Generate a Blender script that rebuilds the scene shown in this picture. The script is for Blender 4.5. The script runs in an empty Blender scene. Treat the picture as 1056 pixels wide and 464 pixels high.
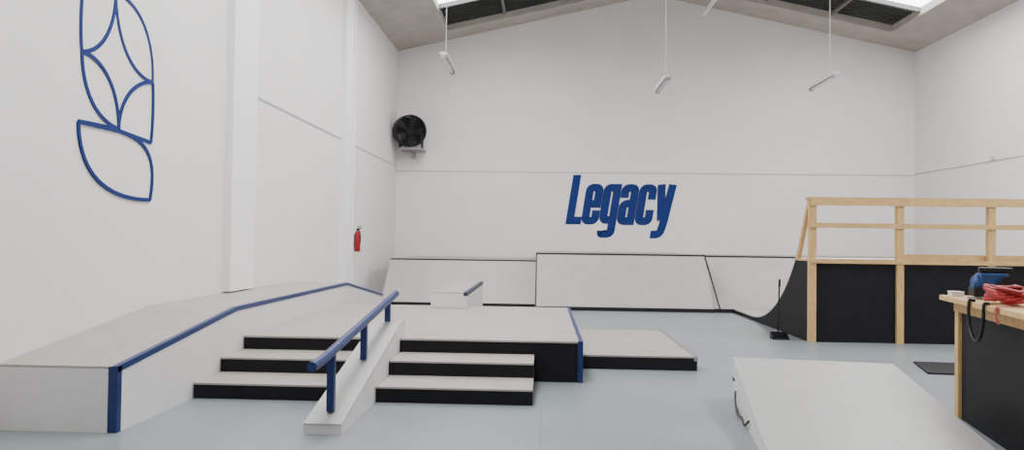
import bpy, bmesh, math, random
from mathutils import Vector, Matrix
random.seed(4)
C = bpy.context.scene.collection
R = math.radians
FPX = 760.0
# ---------------- camera ----------------
cd = bpy.data.cameras.new('camera'); cam = bpy.data.objects.new('camera', cd); C.objects.link(cam)
cd.sensor_width = 36; cd.lens = FPX/1056*36; cd.clip_end = 200
rot = Matrix.Rotation(R(2.41), 3, 'Z') @ Matrix.Rotation(R(91.06), 3, 'X') @ Matrix.Rotation(R(0.75), 3, 'Z')
cam.rotation_euler = rot.to_euler(); cam.location = (0, 0, 1.6)
bpy.context.scene.camera = cam
CL = Vector((0, 0, 1.6))
def ray(px, py): return rot @ Vector(((px-528)/FPX, -(py-232)/FPX, -1))
def onX(px, py, X):
    d = ray(px, py); return CL + d*(X/d.x)

# ---------------- materials ----------------
def mat(name, col, rough=0.6, var=0.04, scale=3.0, bump=0.0, bscale=60, metal=0.0, emis=None, stretch=None, spec=0.4, scuff=0.0):
    m = bpy.data.materials.new(name); m.use_nodes = True; nt = m.node_tree; b = nt.nodes['Principled BSDF']
    tc = nt.nodes.new('ShaderNodeTexCoord'); mp = nt.nodes.new('ShaderNodeMapping'); nt.links.new(tc.outputs['Object'], mp.inputs[0])
    if stretch: mp.inputs['Scale'].default_value = stretch
    n = nt.nodes.new('ShaderNodeTexNoise'); n.inputs['Scale'].default_value = scale; n.inputs['Detail'].default_value = 6
    nt.links.new(mp.outputs[0], n.inputs['Vector'])
    cr = nt.nodes.new('ShaderNodeValToRGB')
    cr.color_ramp.elements[0].position = 0.3; cr.color_ramp.elements[1].position = 0.7
    cr.color_ramp.elements[0].color = tuple(max(0, c*(1-var)) for c in col)+(1,)
    cr.color_ramp.elements[1].color = tuple(min(1, c*(1+var)) for c in col)+(1,)
    nt.links.new(n.outputs['Fac'], cr.inputs[0])
    out = cr.outputs[0]
    if scuff:
        mp2 = nt.nodes.new('ShaderNodeMapping'); mp2.inputs['Scale'].default_value = (5, .9, 1); mp2.inputs['Rotation'].default_value = (0, 0, .35)
        nt.links.new(tc.outputs['Object'], mp2.inputs[0])
        n3 = nt.nodes.new('ShaderNodeTexNoise'); n3.inputs['Scale'].default_value = 2.4; n3.inputs['Detail'].default_value = 9; n3.inputs['Roughness'].default_value = .7
        nt.links.new(mp2.outputs[0], n3.inputs['Vector'])
        r3 = nt.nodes.new('ShaderNodeValToRGB'); r3.color_ramp.elements[0].position = .52; r3.color_ramp.elements[1].position = .72
        r3.color_ramp.elements[0].color = (1, 1, 1, 1); r3.color_ramp.elements[1].color = (1-scuff, 1-scuff, 1-scuff, 1)
        nt.links.new(n3.outputs['Fac'], r3.inputs[0])
        mx_ = nt.nodes.new('ShaderNodeMixRGB'); mx_.blend_type = 'MULTIPLY'; mx_.inputs[0].default_value = 1
        nt.links.new(out, mx_.inputs[1]); nt.links.new(r3.outputs[0], mx_.inputs[2]); out = mx_.outputs[0]
    nt.links.new(out, b.inputs['Base Color'])
    b.inputs['Roughness'].default_value = rough; b.inputs['Metallic'].default_value = metal
    b.inputs['Specular IOR Level'].default_value = spec
    if bump:
        n2 = nt.nodes.new('ShaderNodeTexNoise'); n2.inputs['Scale'].default_value = bscale; n2.inputs['Detail'].default_value = 4
        nt.links.new(mp.outputs[0], n2.inputs['Vector'])
        bp = nt.nodes.new('ShaderNodeBump'); bp.inputs['Strength'].default_value = bump; bp.inputs['Distance'].default_value = 0.01
        nt.links.new(n2.outputs['Fac'], bp.inputs['Height']); nt.links.new(bp.outputs[0], b.inputs['Normal'])
    if emis:
        b.inputs['Emission Color'].default_value = emis[0]+(1,); b.inputs['Emission Strength'].default_value = emis[1]
    return m
M_wall = mat('white_wall_paint', (.71, .69, .68), .8, .025, 1.0, .15, 30)
M_wall2 = mat('white_column_paint', (.80, .79, .79), .7, .015, 1.0)
M_groove = mat('panel_joint', (.42, .42, .43), .9)
M_floor = mat('painted_floor', (.198, .226, .240), .35, .10, .7, .04, 20, scuff=.08)
M_conc = mat('roof_concrete', (.42, .385, .35), .9, .10, 2.5, .3, 12)
M_corr = mat('dark_roof_sheet', (.04, .045, .04), .7, .2, 2)
M_white = mat('white_painted_plywood', (.63, .61, .60), .5, .03, 2, .04, scuff=.05)
M_top = mat('worn_plywood_top', (.34, .31, .283), .42, .07, 3, .05, scuff=.12)
M_bank = mat('ramp_surface', (.36, .335, .312), .5, .05, 2, .04, scuff=.12)
M_kick = mat('kicker_surface', (.375, .37, .365), .42, .04, 3, scuff=.12)
M_black = mat('black_painted_plywood', (.006, .006, .008), .6, .2, 4, spec=.22)
M_blk = mat('black_plastic', (.009, .009, .011), .45, .1, 8, spec=.3)
M_blue = mat('blue_painted_steel', (.010, .024, .105), .4, .1, 6, spec=.3)
M_dkblue = mat('dark_grey_blue_steel', (.025, .032, .06), .5, .1, 6, spec=.3)
M_bluep = mat('blue_wall_paint', (.007, .022, .130), .7, .05, 6, spec=.2)
M_pine = mat('pine_wood', (.54, .345, .145), .6, .16, 6, .05, 40, stretch=(6, 6, 1))
M_pineh = mat('pine_wood_rail', (.54, .345, .145), .6, .16, 6, .05, 40, stretch=(1, 6, 6))
M_red = mat('red_paint', (.30, .015, .02), .45, .1, 5)
M_steel = mat('grey_steel', (.30, .30, .31), .4, .05, 8, metal=.7)
M_lamp = mat('white_lamp_body', (.5, .5, .5), .5)
M_tube = mat('lamp_tube', (.62, .62, .62), .4)
M_sky = mat('skylight_pane', (.8, .85, .9), .4, emis=((.95, .97, 1), 9))
M_toolblue = mat('blue_plastic', (.012, .045, .15), .45, .08, 8)
M_card = mat('white_card', (.65, .63, .6), .7)
M_blade = mat('fan_blade', (.10, .10, .11), .4)

# ---------------- mesh helpers ----------------
class MB:
    def __init__(s): s.bm = bmesh.new()
    def box(s, x0, x1, y0, y1, z0, z1, mx=None, bev=0):
        vs = [Vector((x, y, z)) for z in (z0, z1) for y in (y0, y1) for x in (x0, x1)]
        if mx: vs = [mx @ v for v in vs]
        v = [s.bm.verts.new(p) for p in vs]
        fs = [s.bm.faces.new([v[i] for i in f]) for f in ((0,2,3,1),(4,5,7,6),(0,1,5,4),(2,6,7,3),(0,4,6,2),(1,3,7,5))]
        if bev:
            es = list({e for f in fs for e in f.edges})
            bmesh.ops.bevel(s.bm, geom=es, offset=bev, segments=2, profile=.6, affect='EDGES')
        return s
    def prism(s, prof, x0, x1, f=None):
        f = f or (lambda x, y, z: Vector((x, y, z)))
        a = [s.bm.verts.new(f(x0, y, z)) for y, z in prof]; b = [s.bm.verts.new(f(x1, y, z)) for y, z in prof]
        n = len(prof); s.bm.faces.new(a); s.bm.faces.new(b[::-1])
        for i in range(n): s.bm.faces.new((a[i], b[i], b[(i+1) % n], a[(i+1) % n]))
        return s
    def band(s, top, th, x0, x1, f=None):
        bot = [(y, z-th) for y, z in top]
        for i in range(len(top)-1):
            s.prism([top[i], top[i+1], bot[i+1], bot[i]], x0, x1, f)
        return s
    def tube(s, pts, r, seg=12, caps=True):
        pts = [Vector(p) for p in pts]; rings = []; up = None
        for i, p in enumerate(pts):
            d = (pts[min(i+1, len(pts)-1)]-pts[max(i-1, 0)]).normalized()
            if up is None: up = d.orthogonal().normalized()
            u = (up-d*up.dot(d)).normalized(); up = u; w = d.cross(u)
            rr = r[i] if isinstance(r, (list, tuple)) else r
            rings.append([s.bm.verts.new(p+(u*math.cos(a)+w*math.sin(a))*rr) for a in [2*math.pi*k/seg for k in range(seg)]])
        for a, b in zip(rings, rings[1:]):
            for k in range(seg): s.bm.faces.new((a[k], a[(k+1) % seg], b[(k+1) % seg], b[k]))
        if caps: s.bm.faces.new(rings[0][::-1]); s.bm.faces.new(rings[-1])
        return s
    def ring(s, c, axis, R1, r, seg=32, s2=8):
        axis = Vector(axis).normalized(); u = axis.orthogonal().normalized(); w = axis.cross(u); c = Vector(c); rs = []
        for k in range(seg):
            a = 2*math.pi*k/seg; d = u*math.cos(a)+w*math.sin(a)
            rs.append([s.bm.verts.new(c+d*(R1+r*math.cos(b))+axis*r*math.sin(b)) for b in [2*math.pi*j/s2 for j in range(s2)]])
        for k in range(seg):
            a, b = rs[k], rs[(k+1) % seg]
            for j in range(s2): s.bm.faces.new((a[j], b[j], b[(j+1) % s2], a[(j+1) % s2]))
        return s
    def ribbon(s, pts, t, f, d=.012):
        pts = [Vector(p) for p in pts]; L = []; Rr = []
        for i, p in enumerate(pts):
            a = (p-pts[i-1]).normalized() if i else None
            b = (pts[i+1]-p).normalized() if i < len(pts)-1 else None
            if a is None: a = b
            if b is None: b = a
            na = Vector((-a.y, a.x)); nb = Vector((-b.y, b.x)); n = (na+nb).normalized(); k = min(2, 1/max(.3, n.dot(na)))
            L.append(p+n*t/2*k); Rr.append(p-n*t/2*k)
        q = [[s.bm.verts.new(f(v.x, v.y, w)) for v in side] for w in (0, d) for side in (L, Rr)]
        n = len(pts)
        for i in range(n-1):
            s.bm.faces.new((q[0][i], q[0][i+1], q[1][i+1], q[1][i])); s.bm.faces.new((q[2][i], q[3][i], q[3][i+1], q[2][i+1]))
            s.bm.faces.new((q[0][i], q[2][i], q[2][i+1], q[0][i+1])); s.bm.faces.new((q[1][i], q[1][i+1], q[3][i+1], q[3][i]))
        for i in (0, n-1): s.bm.faces.new((q[0][i], q[1][i], q[3][i], q[2][i]))
        return s
    def build(s, name, m, parent=None, smooth=False):
        bmesh.ops.recalc_face_normals(s.bm, faces=s.bm.faces[:])
        me = bpy.data.meshes.new(name); s.bm.to_mesh(me); s.bm.free()
        if smooth:
            for p in me.polygons: p.use_smooth = True
        me.materials.append(m)
        o = bpy.data.objects.new(name, me); C.objects.link(o)
        if parent:
            o.parent = parent; bpy.context.view_layer.update()
            o.matrix_parent_inverse = parent.matrix_world.inverted()
        if smooth:
            try: me.set_sharp_from_angle(angle=R(40))
            except Exception: pass
        return o
def tag(o, label, cat, group=None):
    o['label'] = label; o['category'] = cat
    if group: o['group'] = group
    return o
def thing(name, label, cat, loc, group=None):
    o = bpy.data.objects.new(name, None); C.objects.link(o); o.location = loc; o.empty_display_size = .1
    bpy.context.view_layer.update()
    return tag(o, label, cat, group)
def struct(name, mb, m):
    o = mb.build(name, m); o['kind'] = 'structure'; return o
def spline(base, n=6):
    P_ = [Vector(p) for p in base]; pts = []
    for i in range(len(P_)-1):
        p0, p1, p2, p3 = P_[max(i-1, 0)], P_[i], P_[i+1], P_[min(i+2, len(P_)-1)]
        for k_ in range(n):
            u = k_/n; pts.append(.5*((2*p1)+(-p0+p2)*u+(2*p0-5*p1+4*p2-p3)*u*u+(-p0+3*p1-3*p2+p3)*u**3))
    pts.append(P_[-1]); return pts

# ---------------- room ----------------
XL, XR, YB, Y0 = -4.4, 10.75, 21.8, -5.0
ZE, ZR = 7.17, 8.85; XC = (XL+XR)/2
sl = (ZR-ZE)/(XC-XL)
struct('floor', MB().box(XL-.3, XR+.3, Y0, YB+.3, -.2, 0), M_floor)
struct('wall_left', MB().box(XL-.3, XL, Y0, YB+.3, 0, ZE+.6), M_wall)
struct('wall_right', MB().box(XR, XR+.3, Y0, YB+.3, 0, ZE+.6), M_wall)
struct('wall_back', MB().prism([(XL, 0), (XR, 0), (XR, ZE+.3), (XC, ZR+.3), (XL, ZE+.3)], YB, YB+.3, lambda a, y, z: Vector((y, a, z))), M_wall)
struct('trim_1', MB().box(XL, XL+.012, 10.9, YB, 3.70, 3.73), M_groove)
struct('trim_2', MB().box(XL, XR, YB-.012, YB, 3.565, 3.59), M_groove)
struct('trim_3', MB().box(XR-.012, XR, Y0, YB, 3.60, 3.625), M_groove)
struct('trim_4', MB().box(XL, XL+.1, 10.0, 10.85, .82, ZE), M_wall2)
struct('trim_5', MB().box(XL, XL+.1, 15.75, 16.35, 0, ZE), M_wall2)
struct('trim_6', MB().tube([(XL+.08, 16.5, 0), (XL+.08, 16.5, ZE)], .04), M_wall2)
def slope_box(mb, side, a0, a1, y0, y1, h0, h1):
    def P(a, y, h):
        x = XL+a if side < 0 else XR-a
        return Vector((x, y, ZE+sl*a+h))
    v = [mb.bm.verts.new(P(a, y, h)) for h in (h0, h1) for y in (y0, y1) for a in (a0, a1)]
    for f in ((0,2,3,1),(4,5,7,6),(0,1,5,4),(2,6,7,3),(0,4,6,2),(1,3,7,5)): mb.bm.faces.new([v[i] for i in f])
half = XC-XL
HY0, YP = 2.0, 19.15
so = MB(); sh = MB(); sk = MB(); pu = MB()
for side, a0, a1, HY1 in ((-1, 1.60, 7.2, 20.9), (1, 1.2, 7.2, 20.65)):
    slope_box(so, side, 0, a0, Y0, YB, 0, .2)
    slope_box(so, side, a1, half, Y0, YB, 0, .2)
    slope_box(so, side, a0, a1, Y0, HY0, 0, .2)
    slope_box(so, side, a0, a1, HY1, YB, 0, .2)
    slope_box(sh, side, a0, a1, YP, HY1, .2, .25)
    slope_box(sh, side, a0+1.6, a1, HY0, YP, .2, .25)
    slope_box(sk, side, a0, a0+1.6, HY0, YP, .2, .23)
    y = YP+.1
    while y < HY1:
        slope_box(sh, side, a0, a1, y, y+.05, .17, .2); y += .16
    for a in (a0+1.6, a0+3.4):
        slope_box(pu, side, a, a+.07, HY0, HY1, .10, .17)
    slope_box(pu, side, a0, a1, YP-.05, YP+.03, .08, .2)
struct('ceiling', so, M_conc)
struct('trim_7', sh, M_corr)
struct('trim_8', pu, mat('purlin_grey', (.16, .16, .15), .8))
struct('window_1', sk, M_sky)
struct('trim_9', MB().tube([(4.55, 17.5, ZE+.95), (4.55, 21.3, ZE+.95)], .06), M_wall2)
struct('trim_10', MB().box(-.006, .006, 1, 7.05, 0, .0015), mat('seam_grey', (.155, .18, .195), .6))

# ---------------- wall emblem ----------------
em = thing('wall_emblem', 'large blue outline emblem of joined leaf shapes painted on the left wall', 'wall emblem', (XL+.001, 7.8, 3))
def ve(p): v = onX(p[0], p[1], XL); return Vector((v.y, v.z))
def bez(p, a, b, q, n=18):
    p, a, b, q = ve(p), ve(a), ve(b), ve(q)
    return [p*(1-s)**3+a*3*s*(1-s)**2+b*3*s*s*(1-s)+q*s**3 for s in [i/n for i in range(n+1)]]
k_ = 0
for segs in (
    [bez((157, 85), (159, 44), (146, 4), (119, -8)), bez((157, 85), (136, 78), (120, 44), (119, -8))],
    [bez((84, 53), (82, 34), (83, 4), (86, -22)), bez((84, 53), (104, 55), (119, 30), (119, -8)), [ve((86, -22)), ve((119, -8))]],
    [bez((84, 53), (84, 92), (98, 124), (122, 133)), bez((84, 53), (106, 60), (122, 92), (122, 133))],
    [bez((157, 85), (138, 82), (122, 104), (122, 133)), bez((157, 85), (158, 104), (157, 132), (155, 147)), [ve((122, 135)), ve((155, 147))]],
    [bez((80, 125), (140, 136), (164, 146), (154, 206)), bez((80, 125), (80, 178), (106, 206), (154, 206)), [ve((80, 125)), ve((122, 135))]]):
    mb = MB()
    for s in segs:
        k_ += 1; mb.ribbon(s, .042, lambda u, v, w, o=k_*.0008: Vector((XL+.001+w+(o if w else 0), u, v)), .006)
    mb.build('leaf_outline', M_bluep, em)

# ---------------- lettering ----------------
lt = thing('wall_lettering', 'blue heavy slanted word reading Legacy painted on the back wall', 'lettering', (.7, YB-.02, 2))
def rnd(pts, r):
    out = [Vector(pts[0])]
    for i in range(1, len(pts)-1):
        p, a, b = Vector(pts[i]), Vector(pts[i-1]), Vector(pts[i+1])
        da, db = (a-p), (b-p); rr = min(r, da.length*.48, db.length*.48)
        p0, p1 = p+da.normalized()*rr, p+db.normalized()*rr
        for k in range(8):
            t = k/7; out.append(p0*(1-t)**2+p*2*t*(1-t)+p1*t*t)
    out.append(Vector(pts[-1])); return out
t = .162; a = t/2; w = .355; b = w-a; xh = .85; X = xh-a; dz = -.27
g_ = .075
glyph = [('L', .30, [([(a, 1.03), (a, a), (.31, a)], 0)]),
 ('e', w, [([(b, .30), (b, a), (a, a), (a, X), (b, X), (b, .37)], g_), ([(a, .43), (w, .43)], 0)]),
 ('g', w, [([(b, xh), (b, dz+a), (a, dz+a), (a, -.12)], g_), ([(b, X), (a, X), (a, a+.02), (b, a+.02)], g_)]),
 ('a', w, [([(a, .56), (a, X), (b, X), (b, 0)], g_), ([(b, .46), (a, .43), (a, a), (b, a)], g_)]),
 ('c', w, [([(b, .53), (b, X), (a, X), (a, a), (b, a), (b, .32)], g_)]),
 ('y', w, [([(a-.015, xh), (w*.47, .10)], 0), ([(b+.02, xh), (w*.62, .02), (w*.50, dz+a), (.0, dz+a)], .09)])]
cap = 1.42; x = 0; zb = 2.045; xb = .655
for g, ww, paths in glyph:
    mb = MB()
    for i, (pp, r) in enumerate(paths):
        q = rnd(pp, r) if r else [Vector(p) for p in pp]
        mb.ribbon([(p.x+x, p.y) for p in q], t, lambda u, v, w_: Vector((xb+(u+v*.15)*cap*1.02, YB-.001-w_-(i*.003 if w_ else 0), zb+v*cap)), .012)
    mb.build('letter', M_bluep, lt)
    x += ww+.006

# ---------------- left ledge ----------------
prof = [(5.8, .53), (8.1, .80), (12.75, .795), (15.65, .38)]
XH = -3.4
th = thing('grind_ledge', 'long white ledge with blue steel edge rising beside the stairs along left wall', 'skate ledge', (-4, 10, 0))
MB().prism([(5.8, 0)]+[(y, z-.02) for y, z in prof]+[(15.65, 0)], XL+.004, XH).build('ledge_body', M_white, th)
MB().band(prof, .02, XL+.004, XH-.045).build('ledge_top', M_top, th)
MB().band([(y, z+.003) for y, z in prof], .05, XH-.047, XH+.005).build('edge_guard', M_blue, th)
MB().box(XH-.07, XH+.005, 5.795, 5.86, 0, .53).build('corner_guard', M_blue, th)

# ---------------- stair platform ----------------
sp = thing('stair_platform', 'white topped skate platform with black front and two flights of three steps', 'skate platform', (-1.5, 10, 0))
PH = .457; YF = 8.3; PX = .457
MB().box(XH+.008, PX, YF, 12.4, 0, PH-.02).build('platform_body', M_black, sp)
MB().box(XH+.008, PX, YF-.01, 12.4, PH-.02, PH).build('platform_top', M_top, sp)
MB().box(PX-.05, PX+.008, YF-.018, YF+.05, 0, PH+.003).box(PX-.04, PX+.008, YF+.05, 12.4, PH-.05, PH+.004).build('corner_guard', M_blue, sp)
HX0, HX1 = -1.91, -1.60
for x0, x1 in ((XH+.008, HX0-.005), (HX1+.005, -.08)):
    for k, (ys, z0, z1) in enumerate(((7.1, 0, .153), (7.7, .153, .305))):
        s = MB().box(x0, x1, ys, YF-.012, z0, z1-.018).build('step', M_black, sp)
        MB().box(x0, x1, ys-.008, YF-.012, z1-.018, z1).build('tread', M_top, s)
ch = thing('hubba_ledge', 'narrow white sloping ledge between the two flights of steps carrying the blue rail', 'skate ledge', (-1.755, 5.9, 0))
MB().prism([(5.9, 0), (5.9, .085), (8.3, .622), (8.58, .622), (8.58, PH+.002), (YF-.014, PH+.002), (YF-.014, 0)], HX0, HX1).build('ledge_body', M_white, ch)
MB().band([(5.895, .09), (8.3, .63), (8.585, .63)], .012, HX0-.002, HX1+.002).build('ledge_top', M_kick, ch)
XRl = -1.745
rz = lambda y: .615+(y-5.85)*.107
rl = thing('grind_rail', 'blue steel grind rail on three posts above the steps', 'skate rail', (XRl, 7, .3))
MB().tube([(XRl, 5.56, .603), (XRl, 5.82, .612), (XRl, 5.95, rz(5.95)), (XRl, 8.75, rz(8.75))], .040, 20).build('rail_tube', M_blue, rl, True)
sz = lambda y: .09+(min(y, 8.3)-5.9)*.225
for y in (6.09, 7.2, 8.3):
    MB().box(XRl-.031, XRl+.031, y-.031, y+.031, sz(y)+.012, rz(y)-.01, None, .004).build('post', M_blue, rl)
bl = thing('grind_box', 'small white ledge with dark steel edge at back of the stair platform', 'skate ledge', (-1.5, 13, 0))
MB().prism([(11.9, PH+.005), (11.9, .70), (15.1, .70), (15.1, 0), (12.41, 0), (12.41, PH+.005)], -1.80, -1.22).build('ledge_body', M_white, bl)
MB().box(-1.80, -1.27, 11.9, 15.1, .70, .715).build('ledge_top', M_top, bl)
MB().box(-1.27, -1.21, 11.89, 15.1, .66, .72).build('edge_guard', M_dkblue, bl)
lp = thing('manual_pad', 'low flat black sided pad with pale top right of the platform', 'skate pad', (1.2, 10.4, 0))
MB().box(.47, 1.92, 9.2, 11.85, 0, .15).build('pad_body', M_black, lp)
MB().box(.47, 1.88, 9.22, 11.85, .15, .17).build('pad_top', M_top, lp)
MB().box(1.88, 1.925, 9.19, 11.85, .12, .174).build('edge_guard', M_steel, lp)

# ---------------- back banks ----------------
def bank(label, x0, x1, yb, yt, h, name='bank_ramp', curve=False, m=M_bank):
    o = thing(name, label, 'skate ramp', ((x0+x1)/2, yb, 0))
    if curve:
        L = yt-yb; Rr = (L*L+h*h)/(2*h); top = [(yb+L*i/12, Rr-math.sqrt(max(0, Rr*Rr-(L*i/12)**2))) for i in range(13)]
        top = [(y, max(z, .09)) for y, z in top]
    else: top = [(yb, .03), (yt, h)]
    MB().prism([(yb, 0)]+[(y, z-.012) for y, z in top]+[(YB-.02, h-.012), (YB-.02, 0)], x0, x1).build('ramp_body', M_white, o)
    MB().band(top, .012, x0, x1).build('riding_surface', m, o)
    MB().box(x0, x1, yt+.03, YB-.02, h-.012, h).build('deck', M_top, o)
    MB().tube([(x0, yt+.01, h), (x1, yt+.01, h)], .026, 10).build('coping', M_blk, o)
    MB().box(x0, x1, yb-.03, yb, 0, .085).build('kick_strip', M_blk, o)
    return o
bank('lower pale bank ramp against back wall behind the small ledge', -3.80, -.17, 17.2, 18.3, 1.05)
mbk = bank('tallest pale flat bank ramp in middle of the back wall', -.15, 3.84, 16.7, 17.6, 1.25)
MB().band([(16.69, .10), (17.6, 1.27)], .03, 0, .05, lambda x, y, z: Vector((3.99-(y-16.7)*.17+x*.6-.03, y, z))).build('seam_strip', M_blk, mbk)
MB().band([(16.7, .045), (17.6, 1.265)], .06, -.16, -.13).build('seam_strip', M_blk, mbk)
bank('curved pale quarter pipe on back wall facing the railed deck', 3.86, XR-.02, 16.76, 18.6, 1.22, 'quarter_pipe', True, M_bank)

# ---------------- railed quarter pipe ----------------
qp = thing('quarter_pipe', 'black sided curved quarter pipe with deck and pine guard railing', 'skate ramp', (6.5, 12, 0))
QX0, QX1, QF, QL, QH = 4.3, 10.3, 12.1, 12.75, 1.30
toe = 15.3; L = toe-QL; H_ = QH-.09; Rr = (L*L+H_*H_)/(2*H_)
top = [(QL+L*i/20, .09+Rr-math.sqrt(max(0, Rr*Rr-(toe-QL-L*i/20)**2))) for i in range(21)]+[(16.7, .09)]
MB().prism([(QF+.05, 0), (QF+.05, QH), (QL, QH)]+top[1:]+[(16.7, 0)], QX0, QX0+.03).build('side_panel', M_black, qp)
MB().band(top, .015, QX0+.03, QX1).build('riding_surface', M_bank, qp)
MB().band([(y, z+.004) for y, z in top], .022, QX0-.006, QX0+.03).build('side_edge', M_kick, qp)
MB().box(QX0, QX1, QF+.05, QL, QH, QH+.03).build('deck', M_pineh, qp)
MB().tube([(QX0, QL, QH+.02), (QX1, QL, QH+.02)], .03, 10).build('coping', M_steel, qp)
posts = [4.29, 5.67, 7.10, 8.6, 10.1]
for i, px in enumerate(posts):
    MB().box(px, px+.11, QF-.05, QF+.045, 0, 2.29, bev=.004).build('post', M_pine, qp)
for p0, p1 in zip(posts, posts[1:]):
    MB().box(p0+.113, p1-.003, QF, QF+.03, .0, QH-.01).build('front_panel', M_black, qp)
MB().box(QX0-.04, QX1+.05, QF-.07, QF+.07, 2.29, 2.335).box(QX0, QX1, QF-.075, QF-.052, 2.20, 2.29).build('top_rail', M_pineh, qp)
MB().box(QX0, QX1, QF-.075, QF-.052, 1.84, 1.92).build('middle_rail', M_pineh, qp)
MB().box(QX0, QX1, QF-.075, QF-.052, QH-.03, QH+.04).build('deck_fascia', M_pineh, qp)
MB().box(5.8, QX1, QF+.047, QF+.07, QH+.03, QH+.13).build('kick_board', M_pineh, qp)
mx = Matrix.Translation((QX0+.03, QL-.06, QH+.03))@Matrix.Rotation(math.atan((QL-QF-.1)/1.0), 4, 'X')
MB().box(-.03, .03, -.04, .04, 0, 1.08, mx).build('brace', M_pine, qp)

# ---------------- kicker ----------------
kx = Matrix.Translation((1.96, 7.64, 0))@Matrix.Rotation(R(-8.5), 4, 'Z')
kr = thing('kicker_ramp', 'white wedge kicker ramp on grey floor in the right foreground', 'skate ramp', (2.5, 6, 0))
KW, KL, KH = 1.50, 3.2, .418
f = lambda x, y, z: kx @ Vector((x*(1+.02*y), -y, z))
MB().prism([(0, 0), (0, KH-.018), (KL, .004), (KL, 0)], 0, KW, f).build('ramp_body', M_white, kr)
MB().prism([(-.01, KH), (-.01, KH-.018), (KL+.1, .001), (KL+.1, .006)], -.01, KW+.01, f).build('riding_surface', M_kick, kr)
MB().box(-.014, 0, -.14, -.04, .20, .225, kx, .004).build('side_bracket', M_blk, kr)
MB().tube(spline([kx@Vector(p) for p in ((-.012, -.3, .13), (-.03, -.5, .06), (-.04, -.8, .02), (-.035, -1.05, .05), (-.03, -1.2, .02), (-.012, -1.35, .09))]), .010, 8).build('pull_cord', M_blk, kr, True)
BM = Matrix.Translation((4.75, 9.3, 0))@Matrix.Rotation(R(-6), 4, 'Z')
bd = MB().prism([(0, .001), (.9, .001), (.9, .02), (0, .02)], 0, 1, lambda x, y, z: BM@Vector((y*.18+x*(.95-y*.25), y, z))).build('black_board', M_black)
tag(bd, 'flat black board lying on floor between kicker ramp and railed deck', 'board')

# ---------------- upright dustpan ----------------
bx_, by_ = 3.93, 12.4
br = thing('dustpan', 'dark long handled dustpan standing upright beside the black ramp side', 'dustpan', (bx_, by_, 0))
MB().box(bx_-.13, bx_+.13, by_-.12, by_+.09, .0, .012).build('pan_base', M_blk, br)
MB().prism([(by_-.1, .012), (by_+.09, .012), (by_+.09, .11), (by_+.03, .11)], bx_-.13, bx_-.115).build('pan_side', M_blk, br)
MB().prism([(by_-.1, .012), (by_+.09, .012), (by_+.09, .11), (by_+.03, .11)], bx_+.115, bx_+.13).build('pan_side', M_blk, br)
MB().box(bx_-.115, bx_+.115, by_+.075, by_+.09, .012, .11).build('pan_back', M_blk, br)
MB().tube([(bx_, by_+.08, .1), (bx_+.02, by_+.08, .92)], .012).build('handle', M_blk, br, True)
MB().tube([(bx_+.02, by_+.08, .86), (bx_+.023, by_+.08, .98)], .019).build('grip', M_blk, br, True)

# ---------------- fan ----------------
fc = Vector((-3.9, 21.15, 4.68)); fm = Matrix.Translation(fc)@Matrix.Rotation(R(22), 4, 'Z')@Matrix.Rotation(R(90+6), 4, 'X')
fa = thing('wall_fan', 'large round black drum fan mounted high in back left corner', 'fan', fc)
ax = (fm.to_3x3()@Vector((0, 0, 1))); FR = .46
def fp(x, y, z): return fm@Vector((x, y, z))
mb = MB(); n = 40; rows = []
for rr, zz in ((FR, -.22), (FR, .22), (FR-.04, .22), (FR-.04, -.22)):
    rows.append([mb.bm.verts.new(fp(rr*math.cos(2*math.pi*k/n), rr*math.sin(2*math.pi*k/n), zz)) for k in range(n)])
for i in range(4):
    for k in range(n): mb.bm.faces.new((rows[i][k], rows[i][(k+1) % n], rows[(i+1) % 4][(k+1) % n], rows[(i+1) % 4][k]))
mb.build('drum', M_blk, fa, True)
MB().tube([fp(0, 0, -.215), fp(0, 0, -.2)], FR-.045, 32).build('rear_cover', M_blk, fa)
g = MB()
for r_ in (.07, .12, .17, .22, .27, .32, .37, .42, .45): g.ring(fp(0, 0, .23), ax, r_, .006, 32, 6)
for k in range(16):
    c, s = math.cos(k*math.pi/8), math.sin(k*math.pi/8); g.tube([fp(.07*c, .07*s, .23), fp(.45*c, .45*s, .23)], .005, 6)
g.build('grille', M_blk, fa)
MB().tube([fp(0, 0, -.12), fp(0, 0, .12)], .09, 20).build('motor_hub', M_blk, fa, True)
for k in range(5):
    mb = MB(); A = k*2*math.pi/5; v = []
    for r_, wd, tw in ((.08, .06, .05), (.25, .17, .05), (.40, .24, .03)):
        for sgn in (-1, 1):
            aa = A+sgn*wd/r_*.5; v.append(mb.bm.verts.new(fp(r_*math.cos(aa), r_*math.sin(aa), sgn*tw)))
    mb.bm.faces.new((v[0], v[1], v[3], v[2])); mb.bm.faces.new((v[2], v[3], v[5], v[4]))
    bmesh.ops.solidify(mb.bm, geom=mb.bm.faces[:], thickness=.008); mb.build('blade', M_blade, fa)
bk = MB().box(-4.2, -3.5, 21.05, YB, 4.14, 4.18).build('bracket', M_steel, fa)
MB().box(-3.93, -3.83, 21.7, YB, 3.95, 4.14).build('strut', M_steel, bk)
for xx in (-4.2, -3.55): MB().box(xx, xx+.05, 21.1, 21.25, 4.18, 4.62).build('side_arm', M_blk, bk)

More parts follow.
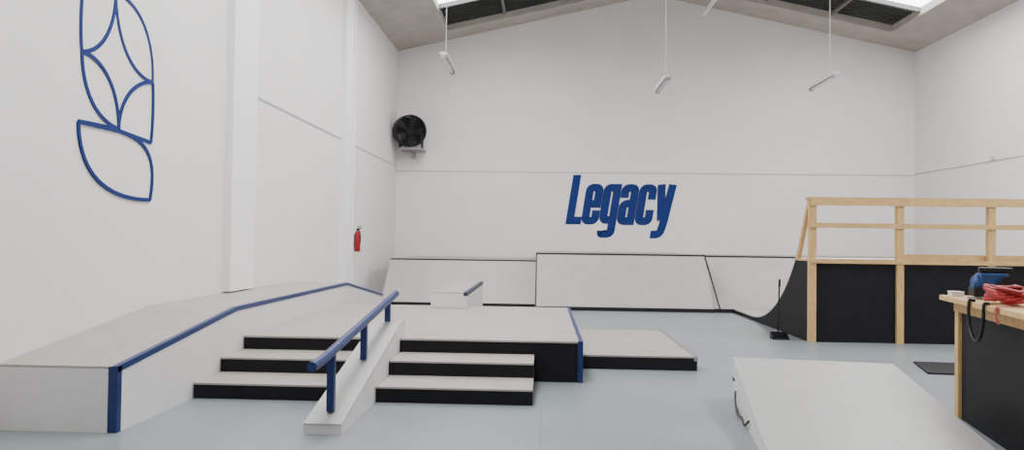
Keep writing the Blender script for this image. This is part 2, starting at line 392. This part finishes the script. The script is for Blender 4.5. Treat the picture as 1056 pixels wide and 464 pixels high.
# ---------------- fire extinguisher ----------------
ex, ey = XL+.10, 16.95
fe = thing('fire_extinguisher', 'red fire extinguisher hanging on left wall beside the second column', 'fire extinguisher', (XL, ey, 1.25))
MB().tube([(ex, ey, 1.25), (ex, ey, 1.27), (ex, ey, 1.66), (ex, ey, 1.71), (ex, ey, 1.74)], [.055, .07, .07, .05, .02], 20).build('cylinder', M_red, fe, True)
MB().box(ex-.025, ex+.025, ey-.025, ey+.025, 1.74, 1.79).box(ex, ex+.1, ey-.012, ey+.012, 1.78, 1.80).box(ex, ex+.09, ey-.012, ey+.012, 1.82, 1.84).build('valve', M_blk, fe)
MB().tube(spline([(ex+.02, ey, 1.77), (ex+.06, ey-.06, 1.75), (ex+.09, ey-.08, 1.58), (ex+.075, ey-.06, 1.42)]), .013, 8).build('hose', M_blk, fe, True)
MB().box(XL, XL+.034, ey-.05, ey+.05, 1.35, 1.65).build('bracket', M_steel, fe)

# ---------------- pendant lamps ----------------
lamps = [(-1.56, 11.2, 4.40, 'leftmost white tube lamp, hanging from ceiling near the fan corner'),
         (2.02, 12.1, 4.27, 'middle white tube lamp, hanging from ceiling above the blue lettering'),
         (4.80, 12.3, 4.37, 'rightmost white tube lamp, hanging from ceiling above the pine railing')]
for lx, ly, lz, lab in lamps:
    LN = 1.15
    o = thing('pendant_lamp', lab, 'ceiling lamp', (lx, ly+LN/2, lz), 'hanging tube lamps')
    MB().box(lx-.055, lx+.055, ly, ly+LN, lz, lz+.055, None, .01).build('lamp_body', M_lamp, o)
    MB().tube([(lx, ly+.05, lz-.02), (lx, ly+LN-.05, lz-.02)], .018).build('tube', M_tube, o, True)
    for q in (ly, ly+LN-.04): MB().box(lx-.035, lx+.035, q, q+.04, lz-.045, lz).build('end_cap', M_steel, o)
    a_ = lx-XL if lx < XC else XR-lx
    MB().tube([(lx, ly+.3, lz+.05), (lx, ly+.3, ZE+sl*a_+.02)], .008, 6).build('cable', M_groove, o)
tag(MB().box(XR-.06, XR-.001, 18.0, 18.1, 3.62, 3.71, None, .01).build('junction_box', M_groove), 'small grey box on right wall at the panel joint', 'junction box')

# ---------------- workbench ----------------
wm = Matrix.Translation((3.77, 7.18, 0))@Matrix.Rotation(R(-12), 4, 'Z')
V = lambda *p: wm@Vector(p)
wb = thing('workbench', 'pine framed workbench with black side panel at right edge of room', 'workbench', (4.2, 6, 0))
WL, WW, WH = 2.6, 1.0, 1.12
MB().box(0, WW, -WL, 0, WH-.045, WH, wm, .004).build('bench_top', M_pine, wb)
MB().box(.1, WW-.05, -WL+.05, -.08, WH-.14, WH-.047, wm).build('apron', M_pine, wb)
for x0 in (.1, WW-.15):
    for y0 in (-.2, -WL+.1): MB().box(x0, x0+.09, y0, y0+.09, 0, WH-.14, wm, .003).build('leg', M_pine, wb)
MB().box(.13, .15, -WL+.2, -.21, .0, WH-.14, wm).build('side_panel', M_black, wb)
MB().box(.2, WW-.16, -.16, -.14, .02, WH-.14, wm).build('end_panel', M_black, wb)
SM = wm@Matrix.Translation((.13, -.34, WH))@Matrix.Scale(1.15, 4)@Matrix.Translation((-.12, .42, 0))
S_ = lambda *p: SM@Vector(p)
sw = thing('power_saw', 'dark blue power saw with black handle standing on the workbench', 'power saw', V(.3, -.5, WH))
MB().box(.12, .46, -.62, -.42, .001, .012, SM).build('base_plate', M_steel, sw)
MB().tube([S_(.13, -.50, .12), S_(.15, -.50, .12), S_(.36, -.50, .12), S_(.41, -.50, .12)], [.055, .075, .075, .05], 20).build('motor_housing', M_toolblue, sw, True)
MB().box(.17, .36, -.57, -.43, .02, .20, SM, .015).build('body', M_toolblue, sw)
MB().tube([S_(.35, -.62, .10), S_(.35, -.59, .10)], .095, 28).build('blade_guard', M_blk, sw, True)
MB().box(.17, .40, -.54, -.48, .20, .245, SM, .015).build('handle', M_blk, sw)
MB().box(.12, .19, -.58, -.44, .02, .09, SM, .01).build('battery', M_blk, sw)
def drill(label, x, y, ang, mbody):
    D = wm@Matrix.Translation((x, y, WH))@Matrix.Rotation(R(ang), 4, 'Z'); q = lambda *p: D@Vector(p)
    d = thing('power_drill', label, 'drill', q(0, 0, 0))
    MB().tube([q(-.11, 0, .055), q(-.08, 0, .055), q(.1, 0, .055), q(.13, 0, .055)], [.035, .05, .05, .035], 16).build('body', mbody, d, True)
    MB().tube([q(-.19, 0, .055), q(-.11, 0, .055)], [.015, .03], 12).build('chuck', M_blk, d, True)
    MB().tube([q(.06, -.02, .05), q(.09, -.16, .045)], .028, 12).build('grip', M_blk, d, True)
    MB().box(.03, .16, -.24, -.16, .002, .085, D, .01).build('battery', mbody, d)
drill('red and black power drill lying just beside the blue saw on the workbench', .56, -.95, -15, M_red)
drill('red power drill lying nearer the front edge beyond the first drill', .50, -1.47, 25, M_red)
loops = []
for k in range(85):
    a_ = k*.83; rr = .105+.04*math.sin(k*1.3)
    loops.append(V(.19+rr*math.cos(a_)*.95, -1.05+rr*math.sin(a_)*1.6, WH+.017+.11*(k/85)+.016*(1+math.sin(k*2.1))))
tag(MB().tube(spline(loops, 4), .014, 6).build('red_cord', M_red, None, True), 'tangled red cord heaped on the near part of the workbench', 'cord')
def strap(label, y, ln, m):
    path = spline([(.18, y-.05, WH+.012), (.06, y, WH+.012), (-.008, y+.01, WH+.006), (-.018, y+.01, WH-.05), (-.02, y-.01, WH-ln*.6), (-.018, y-.04, WH-ln)], 5)
    mb = MB()
    for i in range(len(path)-1):
        p, q = path[i], path[i+1]; d = (q-p).normalized(); nn = Vector((d.z, 0, -d.x))*.004 if abs(d.x)+abs(d.z) > .01 else Vector((0, 0, .004))
        vs = [mb.bm.verts.new(V(*(r_+Vector((0, s_, 0))+nn*e))) for r_ in (p, q) for s_ in (-.022, .022) for e in (-.5, .5)]
        for fc_ in ((0,1,3,2),(4,6,7,5),(0,4,5,1),(2,3,7,6),(0,2,6,4),(1,5,7,3)): mb.bm.faces.new([vs[j] for j in fc_])
    tag(mb.build('strap', m), label, 'strap')
strap('red strap hanging over the front edge of the workbench', -1.45, .12, M_red)
bxo = thing('small_box', 'small white cardboard box on far corner of the workbench', 'box', V(.08, -.2, WH))
MB().box(.05, .15, -.20, -.08, WH+.001, WH+.035, wm, .003).build('box_body', M_card, bxo)
MB().box(.047, .153, -.203, -.077, WH+.036, WH+.045, wm).build('lid', M_card, bxo)
cy = -.16
base = [(.03, -.70+cy, WH+.014), (.01, -.70+cy, WH+.014), (-.014, -.70+cy, WH+.010), (-.020, -.70+cy, WH-.10), (-.018, -.73+cy, WH-.22), (-.018, -.82+cy, WH-.30), (-.018, -.94+cy, WH-.28), (-.018, -1.02+cy, WH-.15), (-.020, -1.04+cy, WH-.02), (-.012, -1.04+cy, WH+.013), (.02, -1.04+cy, WH+.014)]
tag(MB().tube(spline([V(*p) for p in base]), .013, 8).build('power_cable', M_blk, None, True), 'black cable looping down over the side of the workbench', 'cable')

# ---------------- light ----------------
def area(x, y, z, sx, sy, p, rx=0, ry=0, col=(1, .98, .95)):
    l = bpy.data.lights.new('skylight_or_fill', 'AREA'); l.shape = 'RECTANGLE'; l.size = sx; l.size_y = sy; l.energy = p; l.color = col
    o = bpy.data.objects.new('skylight_or_fill', l); C.objects.link(o); o.location = (x, y, z); o.rotation_euler = (rx, ry, 0)
area(-1.2, 10, 7.3, 1.6, 16, 780)
area(7.5, 10, 7.3, 1.6, 16, 880)
area(3.4, -4.5, 4.5, 12, 5, 120, R(80))  # added fill light behind the camera, not a skylight
w_ = bpy.data.worlds.new('world'); bpy.context.scene.world = w_; w_.use_nodes = True
w_.node_tree.nodes['Background'].inputs[0].default_value = (.95, .97, 1, 1); w_.node_tree.nodes['Background'].inputs[1].default_value = .40
